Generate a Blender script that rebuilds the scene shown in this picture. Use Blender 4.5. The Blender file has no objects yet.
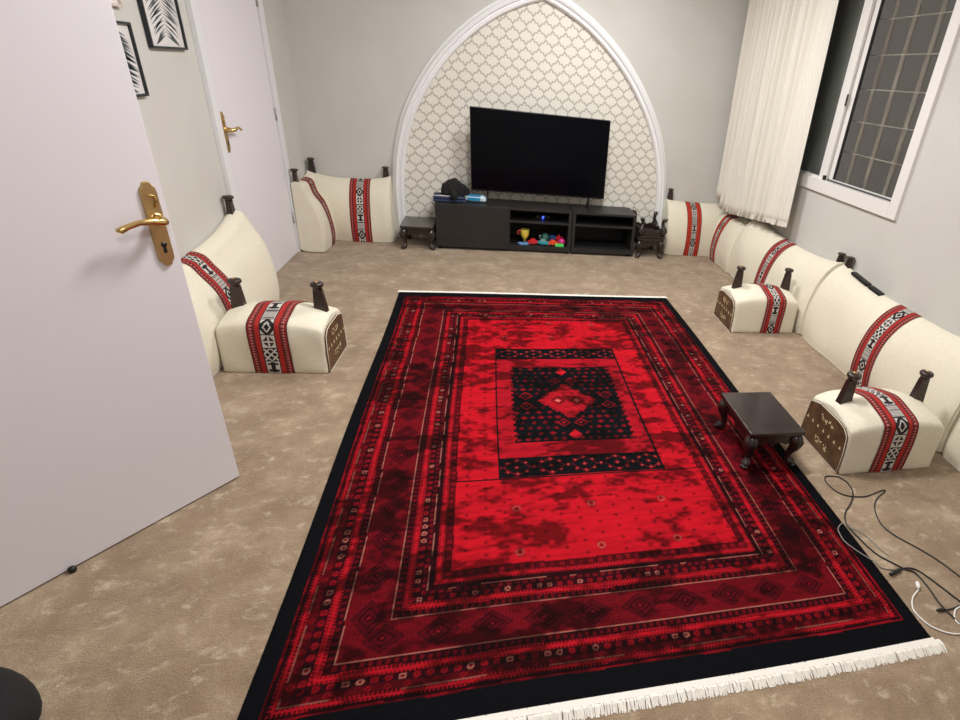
import bpy, bmesh, math, random
import numpy as np
from mathutils import Vector, Matrix

# ------------------------------------------------------------------ camera
sc = bpy.context.scene
C = sc.collection
cam_d = bpy.data.cameras.new('camera')
cam = bpy.data.objects.new('camera', cam_d); C.objects.link(cam)
right = Vector((0.9712283, -0.2132812, 0.1059560))
up = Vector((0.0060146, 0.4667376, 0.8843754))
back = Vector((-0.2380743, -0.8582931, 0.4545916))
m = Matrix((right, up, back)).transposed().to_4x4()
m.translation = (0, 0, 1.6)
cam.matrix_world = m
cam_d.sensor_width = 36.0
cam_d.lens = 540.4956 / 960 * 36
cam_d.shift_x = -0.14574
cam_d.clip_start = 0.02
sc.camera = cam
# ------------------------------------------------------------------ world, lights, exposure
sc.view_settings.view_transform = 'Standard'
sc.view_settings.look = 'None'
sc.view_settings.exposure = 0.0
sc.view_settings.gamma = 1
sc.view_settings.use_curve_mapping = False
wd = bpy.data.worlds.new('night_sky'); sc.world = wd; wd.use_nodes = True
wd.node_tree.nodes['Background'].inputs[0].default_value = (0.125, 0.108, 0.098, 1)
wd.node_tree.nodes['Background'].inputs[1].default_value = 1.0

def area(name, loc, size, power, col, rot=(0, 0, 0)):
    l = bpy.data.lights.new(name, 'AREA'); l.shape = 'SQUARE' if not isinstance(size, tuple) else 'RECTANGLE'
    if isinstance(size, tuple): l.size, l.size_y = size
    else: l.size = size
    l.energy = power; l.color = col
    o = bpy.data.objects.new(name, l); o.location = loc; o.rotation_euler = rot; C.objects.link(o)
    return o
area('ceiling_lamp_light', (0.45, 2.5, 2.86), 0.55, 70, (1.0, 0.985, 0.965))
area('ceiling_lamp_light', (0.9, 4.2, 2.86), 0.5, 46, (1.0, 0.985, 0.965))
area('ceiling_lamp_light', (0.2, 0.0, 2.86), 0.6, 20, (1.0, 0.985, 0.975))

XL, XR, YB, YF, ZC = -1.6, 2.6, 5.70, -1.2, 2.95

# ------------------------------------------------------------------ materials
def lin(c):
    return tuple(((v/255)/12.92 if v/255 <= .04045 else ((v/255+.055)/1.055)**2.4) for v in c)
def mat(name, col, rough=.6, metal=0, noise=None, bump=None, sheen=0, coat=0, emit=None, attr=False, spec=None):
    """col is sRGB 0-255; noise=(scale, col2, detail[, stretch]); bump=(scale, strength)"""
    M = bpy.data.materials.new(name); M.use_nodes = True
    nt = M.node_tree; b = nt.nodes['Principled BSDF']
    b.inputs['Base Color'].default_value = lin(col) + (1,)
    b.inputs['Roughness'].default_value = rough; b.inputs['Metallic'].default_value = metal
    if spec is not None: b.inputs['Specular IOR Level'].default_value = spec
    if sheen:
        b.inputs['Sheen Weight'].default_value = sheen; b.inputs['Sheen Roughness'].default_value = .4
    if coat:
        b.inputs['Coat Weight'].default_value = coat; b.inputs['Coat Roughness'].default_value = .15
    tc = nt.nodes.new('ShaderNodeTexCoord')
    if attr:
        a = nt.nodes.new('ShaderNodeAttribute'); a.attribute_name = 'Col'
        nt.links.new(a.outputs['Color'], b.inputs['Base Color'])
    elif noise:
        n = nt.nodes.new('ShaderNodeTexNoise'); n.inputs['Scale'].default_value = noise[0]; n.inputs['Detail'].default_value = noise[2]
        src = tc.outputs['Object']
        if len(noise) > 3:
            mp = nt.nodes.new('ShaderNodeMapping'); mp.inputs['Scale'].default_value = noise[3]
            nt.links.new(src, mp.inputs['Vector']); src = mp.outputs['Vector']
        nt.links.new(src, n.inputs['Vector'])
        r = nt.nodes.new('ShaderNodeValToRGB')
        r.color_ramp.elements[0].position = .35; r.color_ramp.elements[1].position = .65
        r.color_ramp.elements[0].color = lin(col) + (1,); r.color_ramp.elements[1].color = lin(noise[1]) + (1,)
        nt.links.new(n.outputs['Fac'], r.inputs['Fac']); nt.links.new(r.outputs['Color'], b.inputs['Base Color'])
    if bump:
        n = nt.nodes.new('ShaderNodeTexNoise'); n.inputs['Scale'].default_value = bump[0]; n.inputs['Detail'].default_value = 3
        nt.links.new(tc.outputs['Object'], n.inputs['Vector'])
        bp = nt.nodes.new('ShaderNodeBump'); bp.inputs['Strength'].default_value = bump[1]; bp.inputs['Distance'].default_value = .01
        nt.links.new(n.outputs['Fac'], bp.inputs['Height']); nt.links.new(bp.outputs['Normal'], b.inputs['Normal'])
    if emit:
        b.inputs['Emission Color'].default_value = lin(emit[0]) + (1,); b.inputs['Emission Strength'].default_value = emit[1]
    return M

WALL = mat('wall_paint', (206, 205, 200), .75, noise=(3, (203, 201, 196), 2), bump=(120, .05))
CEIL = mat('ceiling_paint', (235, 233, 230), .8)
WHITE = mat('white_gloss_paint', (230, 231, 234), .35, bump=(60, .02))
DOORM = mat('white_door_laminate', (230, 227, 234), .55, bump=(250, .03))
PLASTER = mat('white_plaster_moulding', (240, 240, 242), .5)
ALU = mat('white_powder_coated_aluminium', (230, 228, 225), .35)
GASKET = mat('grey_window_gasket', (70, 70, 70), .6)
HINGE = mat('satin_hinge_metal', (168, 166, 166), .4)
LINEN = mat('cream_woven_fabric', (231, 225, 207), .9, noise=(60, (226, 219, 200), 4), bump=(420, .25), sheen=.15)
BAND = mat('woven_band', (150, 30, 30), .9, attr=True, bump=(700, .3))
WOOD = mat('dark_carved_wood', (50, 29, 24), .4, noise=(14, (30, 17, 14), 5, (1, 1, 8)), bump=(60, .15), coat=.2)
PANELW = mat('brown_inlaid_wood', (104, 74, 50), .5, noise=(18, (76, 52, 34), 5), bump=(50, .3))
STOOLM = mat('espresso_lacquer_wood', (46, 34, 31), .3, noise=(10, (34, 24, 23), 4), bump=(40, .1), coat=.4)
BRASS = mat('polished_brass', (222, 190, 126), .25, 1, bump=(40, .05))
BRASSD = mat('brushed_brass', (196, 168, 120), .42, 1)
CABM = mat('black_brown_laminate', (38, 37, 37), .45, noise=(6, (32, 31, 31), 4, (1, 8, 8)), bump=(90, .05))
CABIN = mat('black_cabinet_inside', (14, 14, 18), .6)
BLACKP = mat('black_plastic', (12, 12, 13), .4)
SCREEN = mat('black_glossy_screen', (5, 7, 12), .12, spec=.12)
CURT = mat('cream_curtain_cloth', (226, 222, 212), .9, bump=(300, .15), sheen=.1)
BARM = mat('painted_steel_grille', (168, 160, 152), .7)
FRINGE = mat('white_cotton_fringe', (240, 236, 228), .9)
BLACKC = mat('black_cloth', (14, 14, 16), .85, bump=(200, .3))
NAVY = mat('blue_denim_cloth', (52, 66, 96), .9, noise=(30, (38, 50, 80), 3), bump=(300, .3))
CORDB = mat('black_cable_sheath', (26, 26, 26), .5)
CORDG = mat('grey_cable_sheath', (138, 134, 130), .5)
CORDW = mat('white_cable_sheath', (236, 234, 230), .45)
PFRAME = mat('black_picture_frame_paint', (24, 32, 38), .35)
LAMPM = mat('lamp_diffuser', (255, 250, 240), .5, emit=((255, 247, 235), 4))

# ---- carpet: beige cut pile with brushed lighter marks
def carpet():
    M = bpy.data.materials.new('beige_cut_pile_carpet'); M.use_nodes = True
    nt = M.node_tree; b = nt.nodes['Principled BSDF']; L = nt.links
    b.inputs['Roughness'].default_value = .95; b.inputs['Sheen Weight'].default_value = .3; b.inputs['Sheen Roughness'].default_value = .5
    b.inputs['Specular IOR Level'].default_value = .1
    tc = nt.nodes.new('ShaderNodeTexCoord')
    def noise(scale, det, rough, st=(1, 1, 1), dist=0, rot=0):
        mp = nt.nodes.new('ShaderNodeMapping'); mp.inputs['Scale'].default_value = st; mp.inputs['Rotation'].default_value = (0, 0, rot)
        n = nt.nodes.new('ShaderNodeTexNoise'); n.inputs['Scale'].default_value = scale; n.inputs['Detail'].default_value = det
        n.inputs['Roughness'].default_value = rough; n.inputs['Distortion'].default_value = dist
        L.new(tc.outputs['Object'], mp.inputs['Vector']); L.new(mp.outputs['Vector'], n.inputs['Vector']); return n
    n1 = noise(4.6, 9, .72, (1, 1.1, 1), .25)
    r = nt.nodes.new('ShaderNodeValToRGB'); e = r.color_ramp.elements
    e[0].position = .30; e[0].color = lin((140, 117, 94)) + (1,)
    e[1].position = .74; e[1].color = lin((206, 187, 160)) + (1,)
    x = e.new(.46); x.color = lin((156, 133, 109)) + (1,)
    x = e.new(.58); x.color = lin((171, 149, 123)) + (1,)
    L.new(n1.outputs['Fac'], r.inputs['Fac'])
    n2 = noise(13, 8, .72, (1, 1.5, 1), .4, .3)
    r2 = nt.nodes.new('ShaderNodeValToRGB'); e = r2.color_ramp.elements
    e[0].position = .54; e[0].color = (0, 0, 0, 1); e[1].position = .70; e[1].color = (.75, .75, .75, 1)
    L.new(n2.outputs['Fac'], r2.inputs['Fac'])
    mx = nt.nodes.new('ShaderNodeMix'); mx.data_type = 'RGBA'
    mx.inputs['B'].default_value = lin((216, 200, 175)) + (1,)
    L.new(r2.outputs['Color'], mx.inputs['Factor']); L.new(r.outputs['Color'], mx.inputs['A'])
    n3 = noise(170, 3, .6)
    m2 = nt.nodes.new('ShaderNodeMix'); m2.data_type = 'RGBA'; m2.blend_type = 'MULTIPLY'
    r3 = nt.nodes.new('ShaderNodeValToRGB'); e = r3.color_ramp.elements
    e[0].position = .3; e[0].color = (.72, .72, .72, 1); e[1].position = .7; e[1].color = (1, 1, 1, 1)
    L.new(n3.outputs['Fac'], r3.inputs['Fac']); m2.inputs['Factor'].default_value = 1
    L.new(mx.outputs['Result'], m2.inputs['A']); L.new(r3.outputs['Color'], m2.inputs['B'])
    L.new(m2.outputs['Result'], b.inputs['Base Color'])
    bp = nt.nodes.new('ShaderNodeBump'); bp.inputs['Strength'].default_value = .5; bp.inputs['Distance'].default_value = .01
    L.new(n3.outputs['Fac'], bp.inputs['Height']); L.new(bp.outputs['Normal'], b.inputs['Normal'])
    return M
CARPET = carpet()

# ---- wallpaper: cream quatrefoil trellis print
def wallpaper_mat():
    M = bpy.data.materials.new('trellis_wallpaper'); M.use_nodes = True
    nt = M.node_tree; b = nt.nodes['Principled BSDF']; L = nt.links
    b.inputs['Roughness'].default_value = .65
    tc = nt.nodes.new('ShaderNodeTexCoord'); sp = nt.nodes.new('ShaderNodeSeparateXYZ'); L.new(tc.outputs['Object'], sp.inputs[0])
    def mth(op, a, b2=None):
        n = nt.nodes.new('ShaderNodeMath'); n.operation = op
        for i, v in enumerate((a, b2)):
            if v is None: continue
            if isinstance(v, (int, float)): n.inputs[i].default_value = v
            else: L.new(v, n.inputs[i])
        return n.outputs[0]
    u = mth('MULTIPLY', sp.outputs['X'], 1/.118); v = mth('MULTIPLY', sp.outputs['Z'], 1/.150)
    s = mth('ADD', u, v); t = mth('SUBTRACT', u, v)
    def wob(a):
        k1 = mth('MULTIPLY', mth('SINE', mth('MULTIPLY', a, 2*math.pi)), .085)
        k2 = mth('MULTIPLY', mth('SINE', mth('MULTIPLY', a, 6*math.pi)), .038)
        return mth('ADD', k1, k2)
    def line(p, q):
        f = mth('ADD', p, wob(q)); fr = mth('ABSOLUTE', mth('SUBTRACT', mth('FRACT', f), .5))
        return mth('SUBTRACT', .5, fr)
    d = mth('MINIMUM', line(s, t), line(t, s))
    r = nt.nodes.new('ShaderNodeValToRGB'); e = r.color_ramp.elements
    e[0].position = .045; e[0].color = lin((181, 175, 167)) + (1,)
    e[1].position = .105; e[1].color = lin((228, 225, 215)) + (1,)
    L.new(d, r.inputs['Fac']); L.new(r.outputs['Color'], b.inputs['Base Color'])
    return M
WPAPER = wallpaper_mat()

# ------------------------------------------------------------------ mesh helpers
class MB:
    def __init__(s): s.v = []; s.f = []; s.sm = []
    def add(s, vs, fs, smooth=False):
        o = len(s.v); s.v += [tuple(p) for p in vs]; s.f += [tuple(i+o for i in f) for f in fs]; s.sm += [smooth]*len(fs)
    def box(s, a, b, bev=0.0, M=None):
        bm = bmesh.new(); bmesh.ops.create_cube(bm, size=1)
        for v in bm.verts: v.co = Vector([(a[i]+b[i])/2 + v.co[i]*(b[i]-a[i]) for i in range(3)])
        if bev: bmesh.ops.bevel(bm, geom=bm.edges[:], offset=bev, segments=2, affect='EDGES', profile=.6)
        if M: bm.transform(M)
        s.bm(bm)
    def bm(s, bm, smooth=False):
        bm.verts.index_update(); s.add([v.co[:] for v in bm.verts], [[v.index for v in f.verts] for f in bm.faces], smooth); bm.free()
    def tube(s, pts, r, n=8, caps=True):
        pts = [Vector(p) for p in pts]; rs = r if isinstance(r, (list, tuple)) else [r]*len(pts)
        vs = []; prev = None
        for i, p in enumerate(pts):
            t = (pts[min(i+1, len(pts)-1)] - pts[max(i-1, 0)])
            t = t.normalized() if t.length > 1e-9 else Vector((0, 0, 1))
            a = (prev - t*prev.dot(t)) if prev else t.cross(Vector((0, 0, 1)) if abs(t.z) < .9 else Vector((1, 0, 0)))
            a.normalize(); prev = a; b = t.cross(a)
            for k in range(n):
                an = 2*math.pi*k/n; vs.append(p + (a*math.cos(an) + b*math.sin(an))*rs[i])
        fs = [(i*n+k, i*n+(k+1) % n, (i+1)*n+(k+1) % n, (i+1)*n+k) for i in range(len(pts)-1) for k in range(n)]
        if caps: fs += [tuple(range(n))[::-1], tuple((len(pts)-1)*n+k for k in range(n))]
        s.add(vs, fs, True)
    def lathe(s, prof, c=(0, 0, 0), n=16, sx=1, sy=1, rot=0, smooth=True):
        vs = [(c[0]+sx*r*math.cos(rot+2*math.pi*k/n), c[1]+sy*r*math.sin(rot+2*math.pi*k/n), c[2]+z) for r, z in prof for k in range(n)]
        m_ = len(prof)
        fs = [(i*n+k, i*n+(k+1) % n, (i+1)*n+(k+1) % n, (i+1)*n+k) for i in range(m_-1) for k in range(n)]
        fs += [tuple(range(n))[::-1], tuple((m_-1)*n+k for k in range(n))]
        s.add(vs, fs, smooth)
    def prism(s, poly, axis, a, b, smooth=False):
        """poly in the two other axes, extruded a..b along axis"""
        n = len(poly)
        def P(p, t):
            q = [0, 0, 0]; o = [i for i in range(3) if i != axis]; q[o[0]], q[o[1]] = p; q[axis] = t; return tuple(q)
        s.add([P(p, a) for p in poly] + [P(p, b) for p in poly],
              [tuple(range(n))[::-1], tuple(range(n, 2*n))] + [(i, (i+1) % n, n+(i+1) % n, n+i) for i in range(n)], smooth)
    def build(s, name, m_, parent=None, kind=None, fixn=True):
        me = bpy.data.meshes.new(name); me.from_pydata(s.v, [], s.f); me.polygons.foreach_set('use_smooth', s.sm)
        if fixn:
            bm = bmesh.new(); bm.from_mesh(me); bmesh.ops.recalc_face_normals(bm, faces=bm.faces[:]); bm.to_mesh(me); bm.free()
        me.materials.append(m_)
        o = bpy.data.objects.new(name, me); C.objects.link(o)
        if parent: o.parent = parent
        if kind: o['kind'] = kind
        return o
def tag(o, label=None, cat=None, group=None, kind=None):
    for k, v in (('label', label), ('category', cat), ('group', group), ('kind', kind)):
        if v: o[k] = v
    return o
def empty(name, loc, rz=0, label=None, cat=None, group=None):
    o = bpy.data.objects.new(name, None); o.empty_display_size = .1; o.location = loc; o.rotation_euler = (0, 0, rz); C.objects.link(o)
    return tag(o, label, cat, group)
def copy_tree(o, parent=None):
    c = o.copy(); C.objects.link(c)
    if parent: c.parent = parent
    for ch in list(o.children): copy_tree(ch, c)
    return c
def catmull(P, n=6, closed=False):
    P = [Vector(p) for p in P]; out = []; N = len(P)
    for i in range(N if closed else N-1):
        p0, p1, p2, p3 = (P[(i-1) % N], P[i], P[(i+1) % N], P[(i+2) % N]) if closed else (P[max(i-1, 0)], P[i], P[i+1], P[min(i+2, N-1)])
        for k in range(n):
            t = k/n
            out.append(.5*((2*p1) + (p2-p0)*t + (2*p0-5*p1+4*p2-p3)*t*t + (3*p1-p0-3*p2+p3)*t**3))
    if not closed: out.append(P[-1])
    return out
def S(name, mb, m_, parent=None): 
    return mb.build(name, m_, parent, kind=None if parent else 'structure')

# ------------------------------------------------------------------ room shell
b = MB(); b.box((XL-1.4, YF-.2, -.08), (XR+.12, YB+.12, 0)); S('floor', b, CARPET)
b = MB(); b.box((XL-1.4, YF-.2, ZC), (XR+.12, YB+.12, ZC+.08)); S('ceiling', b, CEIL)
b = MB(); b.box((XL-.12, YB, 0), (XR+.12, YB+.12, ZC)); wall_back = S('wall_back', b, WALL)
b = MB(); b.box((XL-1.4, YF-.12, 0), (XR+.12, YF, ZC)); S('wall_front', b, WALL)
# left wall with an opening for the open door (y .26 .. 1.24)
b = MB()
b.box((XL-.12, 1.24, 0), (XL, YB, ZC)); b.box((XL-.12, YF, 0), (XL, .26, ZC)); b.box((XL-.12, .26, 2.12), (XL, 1.24, ZC))
S('wall_left', b, WALL)
b = MB(); b.box((XL-1.4, YF, 0), (XL-1.28, 3.0, ZC)); b.box((XL-1.28, 2.88, 0), (XL-.12, 3.0, ZC)); S('wall_hallway', b, WALL)
WY0, WY1, WZ0, WZ1 = 3.07, 4.97, .99, 2.47
b = MB()
b.box((XR, YF, 0), (XR+.12, WY0+.02, ZC)); b.box((XR, WY1-.02, 0), (XR+.12, YB, ZC))
b.box((XR, WY0+.02, 0), (XR+.12, WY1-.02, WZ0+.02)); b.box((XR, WY0+.02, WZ1-.02), (XR+.12, WY1-.02, ZC))
S('wall_right', b, WALL)
# frame of the open doorway
b = MB()
b.box((XL-.13, 1.21, 0), (XL+.012, 1.30, 2.16), .004); b.box((XL-.13, .20, 0), (XL+.012, .29, 2.16), .004); b.box((XL-.13, .29, 2.08), (XL+.012, 1.21, 2.16), .002)
S('trim_1', b, WHITE)

# pointed horseshoe arch moulding on the back wall, wallpaper inside
AX = .50
inner = [(1.245, 0), (1.262, .12), (1.265, .3), (1.262, .5), (1.24, .72), (1.195, .93), (1.12, 1.15), (.99, 1.39), (.82, 1.62), (.62, 1.82), (.40, 1.985), (.18, 2.10), (0, 2.165)]
cur = catmull([(p[0], p[1], 0) for p in inner], 5)
left_side = [Vector((-p.x, p.y)) for p in cur]; right_side = [Vector((p.x, p.y)) for p in cur][::-1][1:]
path = left_side + right_side          # left foot -> apex -> right foot
prof = [(0, 0), (0, .030), (.012, .050), (.026, .052), (.032, .036), (.042, .033), (.050, .060), (.066, .066), (.080, .058), (.086, .036), (.094, .030), (.108, .024), (.108, 0)]  # (outward, proud of wall)
vs, fs = [], []
npf = len(prof)
for i, p in enumerate(path):
    t = (path[min(i+1, len(path)-1)] - path[max(i-1, 0)]).normalized()
    n = Vector((-t.y, t.x))
    if i in (0, len(path)-1): n = Vector((-1 if i == 0 else 1, 0))
    k = 1.0
    if abs(p.x) < 1e-6: n = Vector((0, 1)); k = 1.12
    for o_, d_ in prof: vs.append((AX+p.x+n.x*o_*k, YB-d_, max(p.y+n.y*o_*k, 0)))
for i in range(len(path)-1):
    for k in range(npf): fs.append((i*npf+k, i*npf+(k+1) % npf, (i+1)*npf+(k+1) % npf, (i+1)*npf+k))
fs += [tuple(range(npf)), tuple((len(path)-1)*npf+k for k in range(npf))]
b = MB(); b.add(vs, fs); o = S('trim_2', b, PLASTER)
tag(o, 'white ribbed plaster moulding shaped as a pointed arch on the back wall')
b = MB(); b.prism([(AX+p.x, p.y) for p in path], 1, YB-.004, YB-.0005); b.build('wallpaper', WPAPER, wall_back)

# baseboard: low strip at the foot of the back wall
for nm, A, Bx in (('baseboard_back_left', (XL, YB-.012, 0), (AX-1.36, YB, .06)), ('baseboard_back_right', (AX+1.36, YB-.012, 0), (XR, YB, .06))):
    b = MB(); b.box(A, Bx, .002); S(nm, b, WALL)

# ------------------------------------------------------------------ door handle (brass back plate + lever), local: plate in xz plane facing -y
def lever_handle(parent, T, flip=1, s=1.0):
    """T: matrix into parent's space. the lever points towards +x*flip"""
    w, h = .024*s, .134*s
    half = [(0, h), (.010*s, h-.002), (.014*s, h-.012), (.022*s, h-.020), (w, h-.034), (w, -h+.034), (.022*s, -h+.020), (.014*s, -h+.012), (.010*s, -h+.002), (0, -h)]
    poly = half + [(-x, z) for x, z in half[1:-1]][::-1]
    bm = bmesh.new(); vv = [bm.verts.new((x, 0, z)) for x, z in poly]; f = bm.faces.new(vv)
    r = bmesh.ops.extrude_face_region(bm, geom=[f]); 
    for v in r['geom']:
        if isinstance(v, bmesh.types.BMVert): v.co.y -= .008; v.co.x *= .86; v.co.z *= .975
    bm.transform(T); b = MB(); b.bm(bm); plate = b.build('door_handle', BRASSD, parent)
    b = MB()
    z0 = .018*s
    pts = [(0, -.006, z0), (0, -.03, z0), (0, -.045, z0), (.012*flip, -.055, z0+.002), (.035*flip, -.057, z0+.008), (.07*flip, -.055, z0+.010), (.10*flip, -.052, z0+.002), (.118*flip, -.050, z0-.006), (.128*flip, -.049, z0-.003)]
    rs = [.019, .017, .013, .0125, .0105, .0085, .0085, .0105, .006]
    b.tube([T @ Vector(p) for p in pts], [r*s for r in rs], 12)
    b.tube([T @ Vector((0, -.004, z0)), T @ Vector((0, -.014, z0))], [.023*s, .020*s], 16)
    b.build('lever', BRASS, plate)
    b = MB(); b.tube([T @ Vector((-.004, -.0078, .055*s)), T @ Vector((-.012, -.013, .075*s)), T @ Vector((-.006, -.015, .092*s)), T @ Vector((.010, -.013, .095*s))], .003*s, 6); b.build('relief', BRASS, plate)
    b = MB(); b.tube([T @ Vector((0, -.006, -.062*s)), T @ Vector((0, -.0095, -.062*s))], .0085*s, 12)
    bm = bmesh.new(); bmesh.ops.create_cube(bm, size=1); bm.transform(T @ Matrix.Translation((0, -.0078, -.078*s)) @ Matrix.Diagonal((.009, .003, .022, 1))); b.bm(bm)
    b.build('keyhole', BLACKP, plate)

# ---- door_1: open flush door, hinged at the left wall
door1 = bpy.data.objects.new('door_1', None); C.objects.link(door1); door1['kind'] = 'structure'
door1.location = (-.99, 2.014, 0)
ang = math.atan2(-.792, -.61)           # local +x runs from the free edge to the hinge
door1.rotation_euler = (0, 0, ang)
# local +x = towards hinge; local +y = to its left. Camera side is -(.792,-.61)...
side = Vector((-.61, -.792)); nrm = Vector((.792, -.61))   # nrm = towards the camera side
b = MB(); b.box((0, -.04, .006), (.985, 0, 2.09), .0015); slab = b.build('slab', DOORM, door1)
# world nrm in local coords:
ly = Vector((-math.sin(ang), math.cos(ang))); sgn = 1 if ly.dot(nrm) > 0 else -1
if sgn < 0:
    for v in slab.data.vertices: v.co.y = v.co.y + .04
T = Matrix.Translation((.040, 0, 1.045))
if sgn > 0: T = T @ Matrix.Diagonal((1, -1, 1, 1))
lever_handle(door1, T, 1)
b = MB(); b.box((-.003, (-.03 if sgn > 0 else .01), .95), (.001, (-.01 if sgn > 0 else .03), 1.13)); b.build('latch_plate', BRASSD, door1)
b = MB(); yy = .012*sgn; b.lathe([(.010, 0), (.012, .006), (.009, .016), (.004, .018)], (.55, yy, .002), 10); b.build('door_stop', BLACKP, door1)

# ---- door_2: closed door in the left wall
door2 = bpy.data.objects.new('door_2', None); C.objects.link(door2); door2['kind'] = 'structure'; door2.location = (XL, 4.50, 0)
b = MB(); b.box((.0, -.44, .005), (.012, .55, 2.09), .0015); b.build('slab', DOORM, door2)
b = MB()
b.box((0, -.53, 0), (.028, -.455, 2.19), .004); b.box((0, .565, 0), (.028, .645, 2.19), .004); b.box((0, -.455, 2.105), (.028, .565, 2.19), .002)
b.build('door_frame', WHITE, door2)
T = Matrix.Translation((.012, -.405, 1.06)) @ Matrix.Rotation(math.radians(90), 4, 'Z')
lever_handle(door2, T, 1, .9)
for z in (.30, 1.10, 1.85):
    b = MB(); b.tube([(.016, .558, z-.045), (.016, .558, z+.045)], .007, 8); b.build('hinge', HINGE, door2)

# ------------------------------------------------------------------ window_1: white sliding window, bars outside
win = bpy.data.objects.new('window_1', None); C.objects.link(win); win['kind'] = 'structure'; win.location = (XR, 0, 0)
b = MB(); fw = .085
b.box((-.022, WY0, WZ0), (.07, WY0+fw, WZ1), .004); b.box((-.022, WY1-fw, WZ0), (.07, WY1, WZ1), .004)
b.box((-.022, WY0+fw, WZ0), (.07, WY1-fw, WZ0+fw+.01), .002); b.box((-.022, WY0+fw, WZ1-fw), (.07, WY1-fw, WZ1), .002)
b.build('window_frame', ALU, win)
# rails of frame
b = MB(); b.box((.022, WY0+.08, WZ0+fw+.005), (.028, WY1-.08, WZ0+fw+.022)); b.build('track', GASKET, win)
def sash(y0, y1, x, name, wa, wb):
    z0, z1 = WZ0+fw+.008, WZ1-fw-.005
    b = MB(); b.box((x, y0, z0), (x+.022, y0+wa, z1), .003); b.box((x, y1-wb, z0), (x+.022, y1, z1), .003)
    b.box((x, y0+wa, z0), (x+.022, y1-wb, z0+.02), .002); b.box((x, y0+wa, z1-.03), (x+.022, y1-wb, z1), .002)
    s_ = b.build(name, ALU, win)
    b = MB(); b.box((x+.009, y0+wa, z0+.02), (x+.013, y1-wb, z1-.03)); b.build('pane', GLASS, s_)
    b = MB()
    for a_, c_ in ((y0+wa-.001, y0+wa+.005), (y1-wb-.005, y1-wb+.001)): b.box((x-.001, a_, z0+.02), (x+.0225, c_, z1-.03))
    b.build('gasket', GASKET, s_)
    return s_
GLASS = bpy.data.materials.new('window_glass'); GLASS.use_nodes = True
_b = GLASS.node_tree.nodes['Principled BSDF']; _b.inputs['Transmission Weight'].default_value = 1; _b.inputs['Roughness'].default_value = .02
_b.inputs['IOR'].default_value = 1.1; _b.inputs['Base Color'].default_value = (.9, .92, .9, 1)
s1 = sash(WY0+fw-.01, 4.05, .034, 'sash', .03, .11); s2 = sash(3.995, WY1-fw+.01, .006, 'sash', .10, .05)
b = MB(); b.box((-.004, 3.98, 1.62), (.008, 3.992, 1.70), .003); b.build('sash_latch', GASKET, s2)
b = MB(); b.box((-.006, 3.99, WZ0+fw+.012), (.010, 4.02, WZ0+fw+.045), .003); b.build('lock', BLACKP, s2)
# insect screen behind the far sash
SCR = bpy.data.materials.new('insect_screen'); SCR.use_nodes = True
_b = SCR.node_tree.nodes['Principled BSDF']; _b.inputs['Base Color'].default_value = lin((150, 154, 152))+(1,); _b.inputs['Roughness'].default_value = .8; _b.inputs['Alpha'].default_value = .85
b = MB(); b.box((.060, 3.99, WZ0+fw), (.062, WY1-fw, WZ1-fw)); b.build('insect_screen', SCR, win)
gr = empty('window_grille', (XR+.13, 0, 0), 0, 'painted steel bar grille outside the window', 'grille')
for y in (3.22, 3.43, 3.67, 3.89, 4.11, 4.33, 4.55, 4.77):
    b = MB(); b.box((0, y-.020, WZ0-.04), (.010, y+.020, WZ1+.04), .001); b.build('vertical_bar', BARM, gr)
BARH = mat('pale_steel_rod', (214, 208, 200), .5)
for k in range(7):
    z = 1.085+.220*k
    b = MB(); b.tube([(-.006, WY0-.02, z), (-.006, WY1+.02, z)], .0045, 6); b.build('horizontal_bar', BARH, gr)

# ------------------------------------------------------------------ curtains
PL = lambda a: 1-2*abs(math.sin(a/2))**.95
def curtain_mesh(y0, y1, z0f, z1, xf, amp, dens, ny=160, nz=24, hemz=.05):
    vs = []; 
    for j in range(nz+1):
        v = j/nz
        for i in range(ny+1):
            u = i/ny; y = y0+(y1-y0)*u+.075*j/nz*(1-u); z0 = z0f(u); z = z0+(z1-z0)*v
            vs.append((xf(u, v)+amp(u)*PL(dens(u))*(.85+.15*v) + .006*math.sin(dens(u)*2.3+v*3), y+.010*math.sin(dens(u)*.5+v*4)*(1-v), z))
    fs = [(j*(ny+1)+i, j*(ny+1)+i+1, (j+1)*(ny+1)+i+1, (j+1)*(ny+1)+i) for j in range(nz) for i in range(ny)]
    return vs, fs
cur = empty('curtain', (0, 0, 0), 0, 'cream pleated curtain drawn to the left of the window', 'curtain')
AMP = lambda u: .006+.060*min(1, (u*2.0)**1.6)
ph = lambda u: 2*math.pi*(2.2*u + 10.8*u**1.3)
vs, fs = curtain_mesh(4.17, 5.42, lambda u: .655-.115*min(1, u*1.25), 2.66, lambda u, v: 2.475-.045*u, lambda u: AMP(u), ph, ny=420)
b = MB(); b.add(vs, fs, True); o = b.build('front_cloth', CURT, cur, fixn=False)
sm = o.modifiers.new('s', 'SOLIDIFY'); sm.thickness = .003
vs, fs = curtain_mesh(5.32, 5.60, lambda u: .62-.01*u, 2.66, lambda u, v: 2.435-.01*u, lambda u: .050, lambda u: 2*math.pi*4*u, 140)
b = MB(); b.add(vs, fs, True); o = b.build('side_cloth', CURT, cur, fixn=False)
sm = o.modifiers.new('s', 'SOLIDIFY'); sm.thickness = .003
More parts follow.
